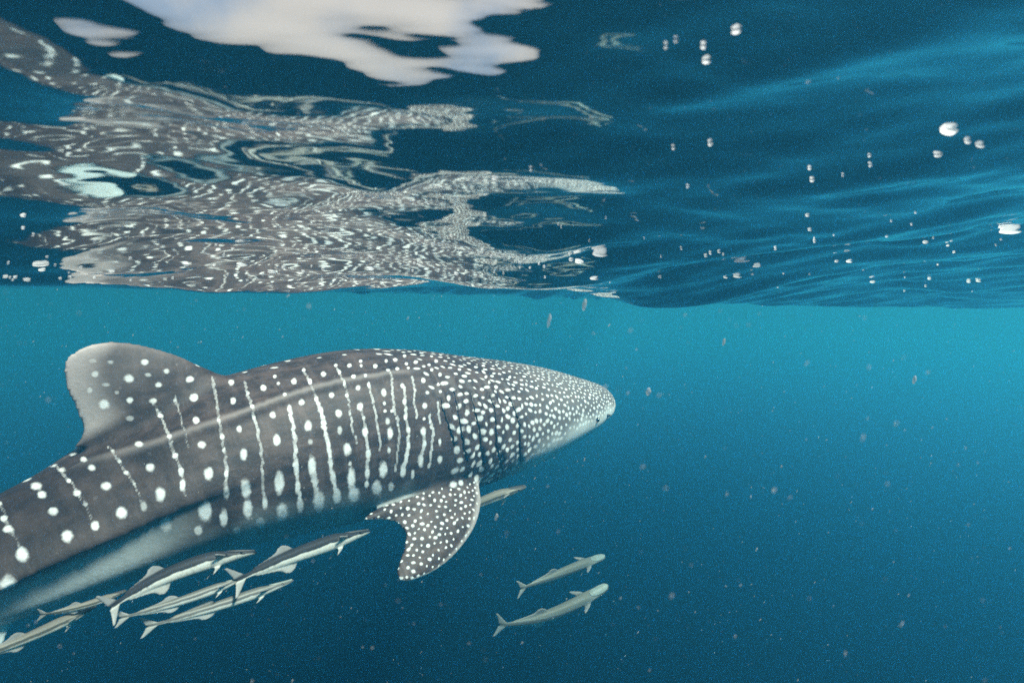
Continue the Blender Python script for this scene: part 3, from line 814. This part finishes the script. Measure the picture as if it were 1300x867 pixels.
rem.append(make_remora(AD(772, 742, 3.02), AD(704, 778, 2.86), AD(634, 793, 2.70), (math.radians(-36), math.radians(6)), M_pale, M_disc, 'larger, lower fish of the pale remora pair, oval sucker disc showing on its head', G, .92))
rem.append(make_remora(AD(668, 617, 2.78), AD(612, 637, 2.68), AD(552, 664, 2.58), math.radians(0), M_mid, M_disc_dark, 'remora poking out from behind the spotted pectoral fin, under the gills', G))
rem.append(make_remora(AH(470, 674, -0.815), AH(386, 701, -0.805), AH(300, 737, -0.795), math.radians(30), M_dark, M_disc_dark, 'long dark remora with a white belly stripe, foremost under the shark belly', G))
rem.append(make_remora(AH(326, 701, -0.775), AH(235, 722, -0.765), AH(140, 771, -0.76), math.radians(32), M_dark, M_disc_dark, 'dark remora with white belly hugging the shark belly behind the foremost one', G, 1.1))
rem.append(make_remora(AH(314, 731, -0.8), AH(235, 761, -0.805), AH(153, 784, -0.81), math.radians(24), M_silver, M_disc, 'upper of two slender pale remoras trailing below the dark ones', G, .8))
rem.append(make_remora(AH(373, 736, -0.85), AH(280, 768, -0.85), AH(187, 795, -0.85), math.radians(24), M_silver, M_disc, 'lower of two slender pale remoras, lowest under the shark belly', G, .75))
rem.append(make_remora(AH(122, 768, -0.8), AH(45, 805, -0.8), AH(-50, 843, -0.8), math.radians(10), M_mid, M_disc_dark, 'tan remora below the shark tail stalk, its tail cut off by the frame', G, .9))
rem.append(make_remora(AH(160, 749, -0.78), AH(108, 768, -0.775), AH(52, 780, -0.77), math.radians(5), M_mid, M_disc_dark, 'short tan remora pressed against the shark belly beside the tail stalk', G, .9))
print('remora lengths', [round(l, 2) for o, l in rem])

# ================================================================ bubbles clinging to the underside of the surface, and bubble shapes standing in for glints
def bubble_material():
    t = NT('bubble_and_glint')
    v = t.scaled(1, 1, 1)
    tl = t.n('BsdfTranslucent', i_Color=t.mix(t.noise(60, 2, v), (.94, .95, .95), (.99, .99, .98)))
    df = t.n('BsdfDiffuse', i_Color=(.96, .96, .96, 1))
    gl = t.n('BsdfGlossy', i_Roughness=.05)
    a = t.n('MixShader'); a.inputs[0].default_value = .35; t.put(a.inputs[1], tl.outputs[0]); t.put(a.inputs[2], df.outputs[0])
    lw = t.n('LayerWeight', i_Blend=.08)
    b = t.n('MixShader'); t.put(b.inputs[0], lw.outputs['Facing']); t.put(b.inputs[1], a.outputs[0]); t.put(b.inputs[2], gl.outputs[0])
    return t.done(b.outputs[0])
M_bub = bubble_material()
wbvh = BVHTree.FromPolygons([tuple(v) for v in WV], [tuple(q) for q in Q.tolist()])
BUB_GLINTS = [(1205,166,15,8),(1229,180,5,4),(1245,185,6,4),(1191,197,5.5,4),(855,188,3,4.5),(902,182,4,6.5),(873,237,2.5,3),(1031,229,4,3.5),(1028,214,3.5,3),(1104,198,2.5,2.5),(1105,210,3,3),(1070,223,2,2),
       (1025,274,3,2),(1028,292,3,2),(1034,307,2.5,1.8),(1282,294,16,4.5),(1175,308,4,2),(762,323,14,5.5),(735,333,9,3),(725,330,4,3),(754,354,8,2.5),(940,331,15,4),(936,351,8,3),(921,352,4.5,2.5),(961,338,8,2.5),
       (838,352,4.5,2.2),(865,316,2,3.5),(896,325,3,2.5),(902,322,2.5,2.2),(913,320,2.5,2.2),(1062,332,3,2),(1078,332,5.5,2.4),(1108,358,5,2.2),(1180,354,3.5,1.8),(1230,358,3.5,1.6),(1242,357,3.5,1.6),(674,215,2.5,5),
       (691,339,2.5,1.8),(660,340,2,1.6),(29,274,4.5,2),(29,290,3,1.8),(42,299,2.5,1.5),(52,336,11,3.5),(53,343,6,2),(34,356,5,1.5),(7,352,4,1.5),(142,345,5,1.8),(307,337,9,2.4),(272,337,3.5,1.6),(345,345,6,3),  # far-left entries are sun glints shaped as bubbles
       (360,340,4,2.4),(385,345,3.5,1.8),(410,342,3,1.6),(470,342,7,2),(550,300,2.2,3),(550,311,2.6,3.2),(579,348,4,1.8),(628,226,5,3.6),(845,60,3,5),(893,60,5,4),(935,40,7,5),(897,78,6,5),(858,52,2.5,4)]  # closing entries are white surface reflections shaped as bubbles
_r = np.random.default_rng(8)
BUB_GLINTS += [(float(_r.uniform(2, 640)), float(357-_r.random()**1.7*70), float(_r.uniform(1.2, 3.0)), float(_r.uniform(.9, 1.5))) for _ in range(46)]  # random bubbles added to stand in for sparkle along the waterline
BUB_GLINTS += [(float(_r.uniform(640, 1290)), float(372-_r.random()**1.4*110), float(_r.uniform(1.2, 2.6)), float(_r.uniform(.9, 1.6))) for _ in range(34)]  # more added stand-ins for the sparkle, over open water
special = {0: 'largest white air bubble under the surface, three small ones beside it', 15: 'long flat white bubble near the waterline on the open-water side',
           17: 'plump white bubble on the surface above the shark snout', 21: 'wide flattened white bubble ahead of the shark snout near the waterline'}
n_b = 0
for i, (px, py, rx, ry) in enumerate(BUB_GLINTS):
    loc, nor, fi, dist = wbvh.ray_cast(Vector(CAM), Vector(ray(px, py)))
    if loc is None or dist > 12: continue
    sc = dist/F_PX
    a = rx*.68*sc; b = max(ry*.55*sc, .0007)
    c = np.array(loc) - np.array(ray(px, py))*.004
    r = np.random.default_rng(100+i); V, Fc = [], []
    seg, rings_ = (18, 7)
    ph = r.uniform(0, 6.28, 6)
    for k in range(rings_+1):
        el = math.pi*(.5+.5*k/rings_)
        for j in range(seg):
            az = 2*math.pi*j/seg
            w = 1+.16*math.sin(2*az+ph[0])+.10*math.sin(3*az+ph[1]+el)+.06*math.sin(5*az+ph[2])
            V.append((a*w*math.sin(el)*math.cos(az), .55*a*w*math.sin(el)*math.sin(az), b*math.cos(el)*(1 if el > math.pi/2 else .8)))
    for k in range(rings_):
        for j in range(seg):
            kk = (j+1) % seg; Fc.append((k*seg+j, k*seg+seg+j, k*seg+seg+kk, k*seg+kk))
    o = mesh_from('bubble', V, Fc, M_bub); o.location = c; o.rotation_euler = (0, r.uniform(-.15, .15), r.uniform(-.3, .3))
    flat = 'flat' if rx > 1.9*ry else 'round'
    size = 'tiny' if rx < 3.2 else 'small'
    where = ('at the waterline behind the dorsal fin' if px < 120 else 'near the waterline above the shark back' if px < 600 and py > 320 else 'on the rippled surface above the shark back' if px < 660
             else 'close above the waterline over the shark snout' if px < 800 and py > 300 else 'close to the waterline ahead of the shark snout' if py > 300 and px < 1000
             else 'close to the waterline over open water' if py > 300 else 'in the loose column over open water' if 1015 < px < 1110 else 'beside the largest bubble' if px > 1110 else 'high on the smooth blue surface ahead of the snout')
    tag(o, special.get(i, '%s %s white air bubble or glint stand-in %s' % (size, flat, where)), 'bubble', 'air bubbles under the surface'); n_b += 1
print('bubbles', n_b)

# ================================================================ drifting matter
def soft(name, col):
    t = NT(name); c = t.mix(t.noise(900, 2, t.scaled(1, 1, 1)), tuple(x*.7 for x in col), col)
    a = t.n('BsdfDiffuse', i_Color=c); b = t.n('BsdfTranslucent', i_Color=c); x = t.n('BsdfTransparent')
    m1 = t.n('MixShader'); m1.inputs[0].default_value = .5; t.put(m1.inputs[1], a.outputs[0]); t.put(m1.inputs[2], b.outputs[0])
    m2 = t.n('MixShader'); m2.inputs[0].default_value = .35; t.put(m2.inputs[1], x.outputs[0]); t.put(m2.inputs[2], m1.outputs[0])
    return t.done(m2.outputs[0])
M_jelly = soft('jelly_fleck', (.85, .80, .75))
M_snow = soft('marine_snow', (.85, .83, .78))
M_flake = plain('brown_flake', (.45, .38, .28), .8)
def flecks(n, seed, smin, smax):
    r = np.random.default_rng(seed)
    Y = .5 + 5.5*r.random(n)**1.3; X = (r.random(n)*2-1)*(.95*Y+.3); Zt = -(r.random(n))*(.72*Y+.1)+.0
    keep = (Zt < .02) & (Zt > -2.4)
    C = np.stack([X, Y, Zt], -1)[keep]; n = len(C)
    S = smin+(smax-smin)*r.random(n)**4; S = S*(.5+.35*C[:, 1])
    base = np.array([(1, 0, 0), (-1, 0, 0), (0, 1, 0), (0, -1, 0), (0, 0, 1), (0, 0, -1)], float)
    fc = np.array([(0, 2, 4), (2, 1, 4), (1, 3, 4), (3, 0, 4), (2, 0, 5), (1, 2, 5), (3, 1, 5), (0, 3, 5)])
    ang = r.normal(.5, .35, n); el = r.uniform(.6, 2.1, n)**1.6
    V = base[None]*np.stack([S*.55, S*.55, S*.55*el], -1)[:, None, :]
    c, s = np.cos(ang)[:, None], np.sin(ang)[:, None]
    V = np.stack([V[..., 0]*c+V[..., 2]*s, V[..., 1], -V[..., 0]*s+V[..., 2]*c], -1) + C[:, None, :]
    Fq = (fc[None]+6*np.arange(n)[:, None, None]).reshape(-1, 3)
    return V.reshape(-1, 3), Fq
PV, PF = flecks(5200, 3, .0005, .0034)
snow = link(bpy.data.objects.new('plankton_flecks', mesh_np('plankton_flecks', PV, PF, M_snow)))
tag(snow, 'fine pale plankton flecks drifting all through the water', 'plankton', kind='stuff')
SPECKS = [(697, 407, 4, 15, 1.2, 'blurred white'), (742, 387, 5, 13, 1.25, 'faint'), (630, 656, 4, 8, 1.5, ''), (1161, 482, 4, 9, 1.3, ''), (919, 434, 3, 8, 1.6, ''), (823, 497, 5, 9, 1.7, 'tan'), (742, 583, 1.5, 4, 1.6, ''), (992, 592, 2, 3, 1.8, '')]
SPL = ['tall narrow whitish drifting fleck just under the waterline above the snout', 'wide pale drifting fleck beside the tall narrow one under the waterline', 'pale drifting fleck below the remora behind the pectoral fin',
       'pale oval fleck drifting alone in open water far ahead of the snout', 'thin whitish fleck drifting in open water above snout level', 'brownish drifting flake just ahead of the shark snout',
       'tiny white fleck drifting beneath the shark chin', 'tiny bright fleck drifting alone in deep blue open water']
for (px, py, rx, ry, Y, nm), lab in zip(SPECKS, SPL):
    c = at_depth(px, py, Y); sc = Y/F_PX; r = np.random.default_rng(px); V, Fc = [], []
    for k in range(8):
        el = math.pi*k/7
        for j in range(10):
            az = 2*math.pi*j/10; w = 1+.25*r.normal()*math.sin(el)
            V.append((rx*.55*sc*w*math.sin(el)*math.cos(az), rx*.4*sc*w*math.sin(el)*math.sin(az), ry*.6*sc*math.cos(el)))
    for k in range(7):
        for j in range(10):
            kk = (j+1) % 10; Fc.append((k*10+j, k*10+10+j, k*10+10+kk, k*10+kk))
    o = mesh_from('drifting_fleck', V, Fc, M_jelly); o.location = c; o.rotation_euler = (0, .15, 0)
    tag(o, lab, 'fleck', 'large drifting flecks')
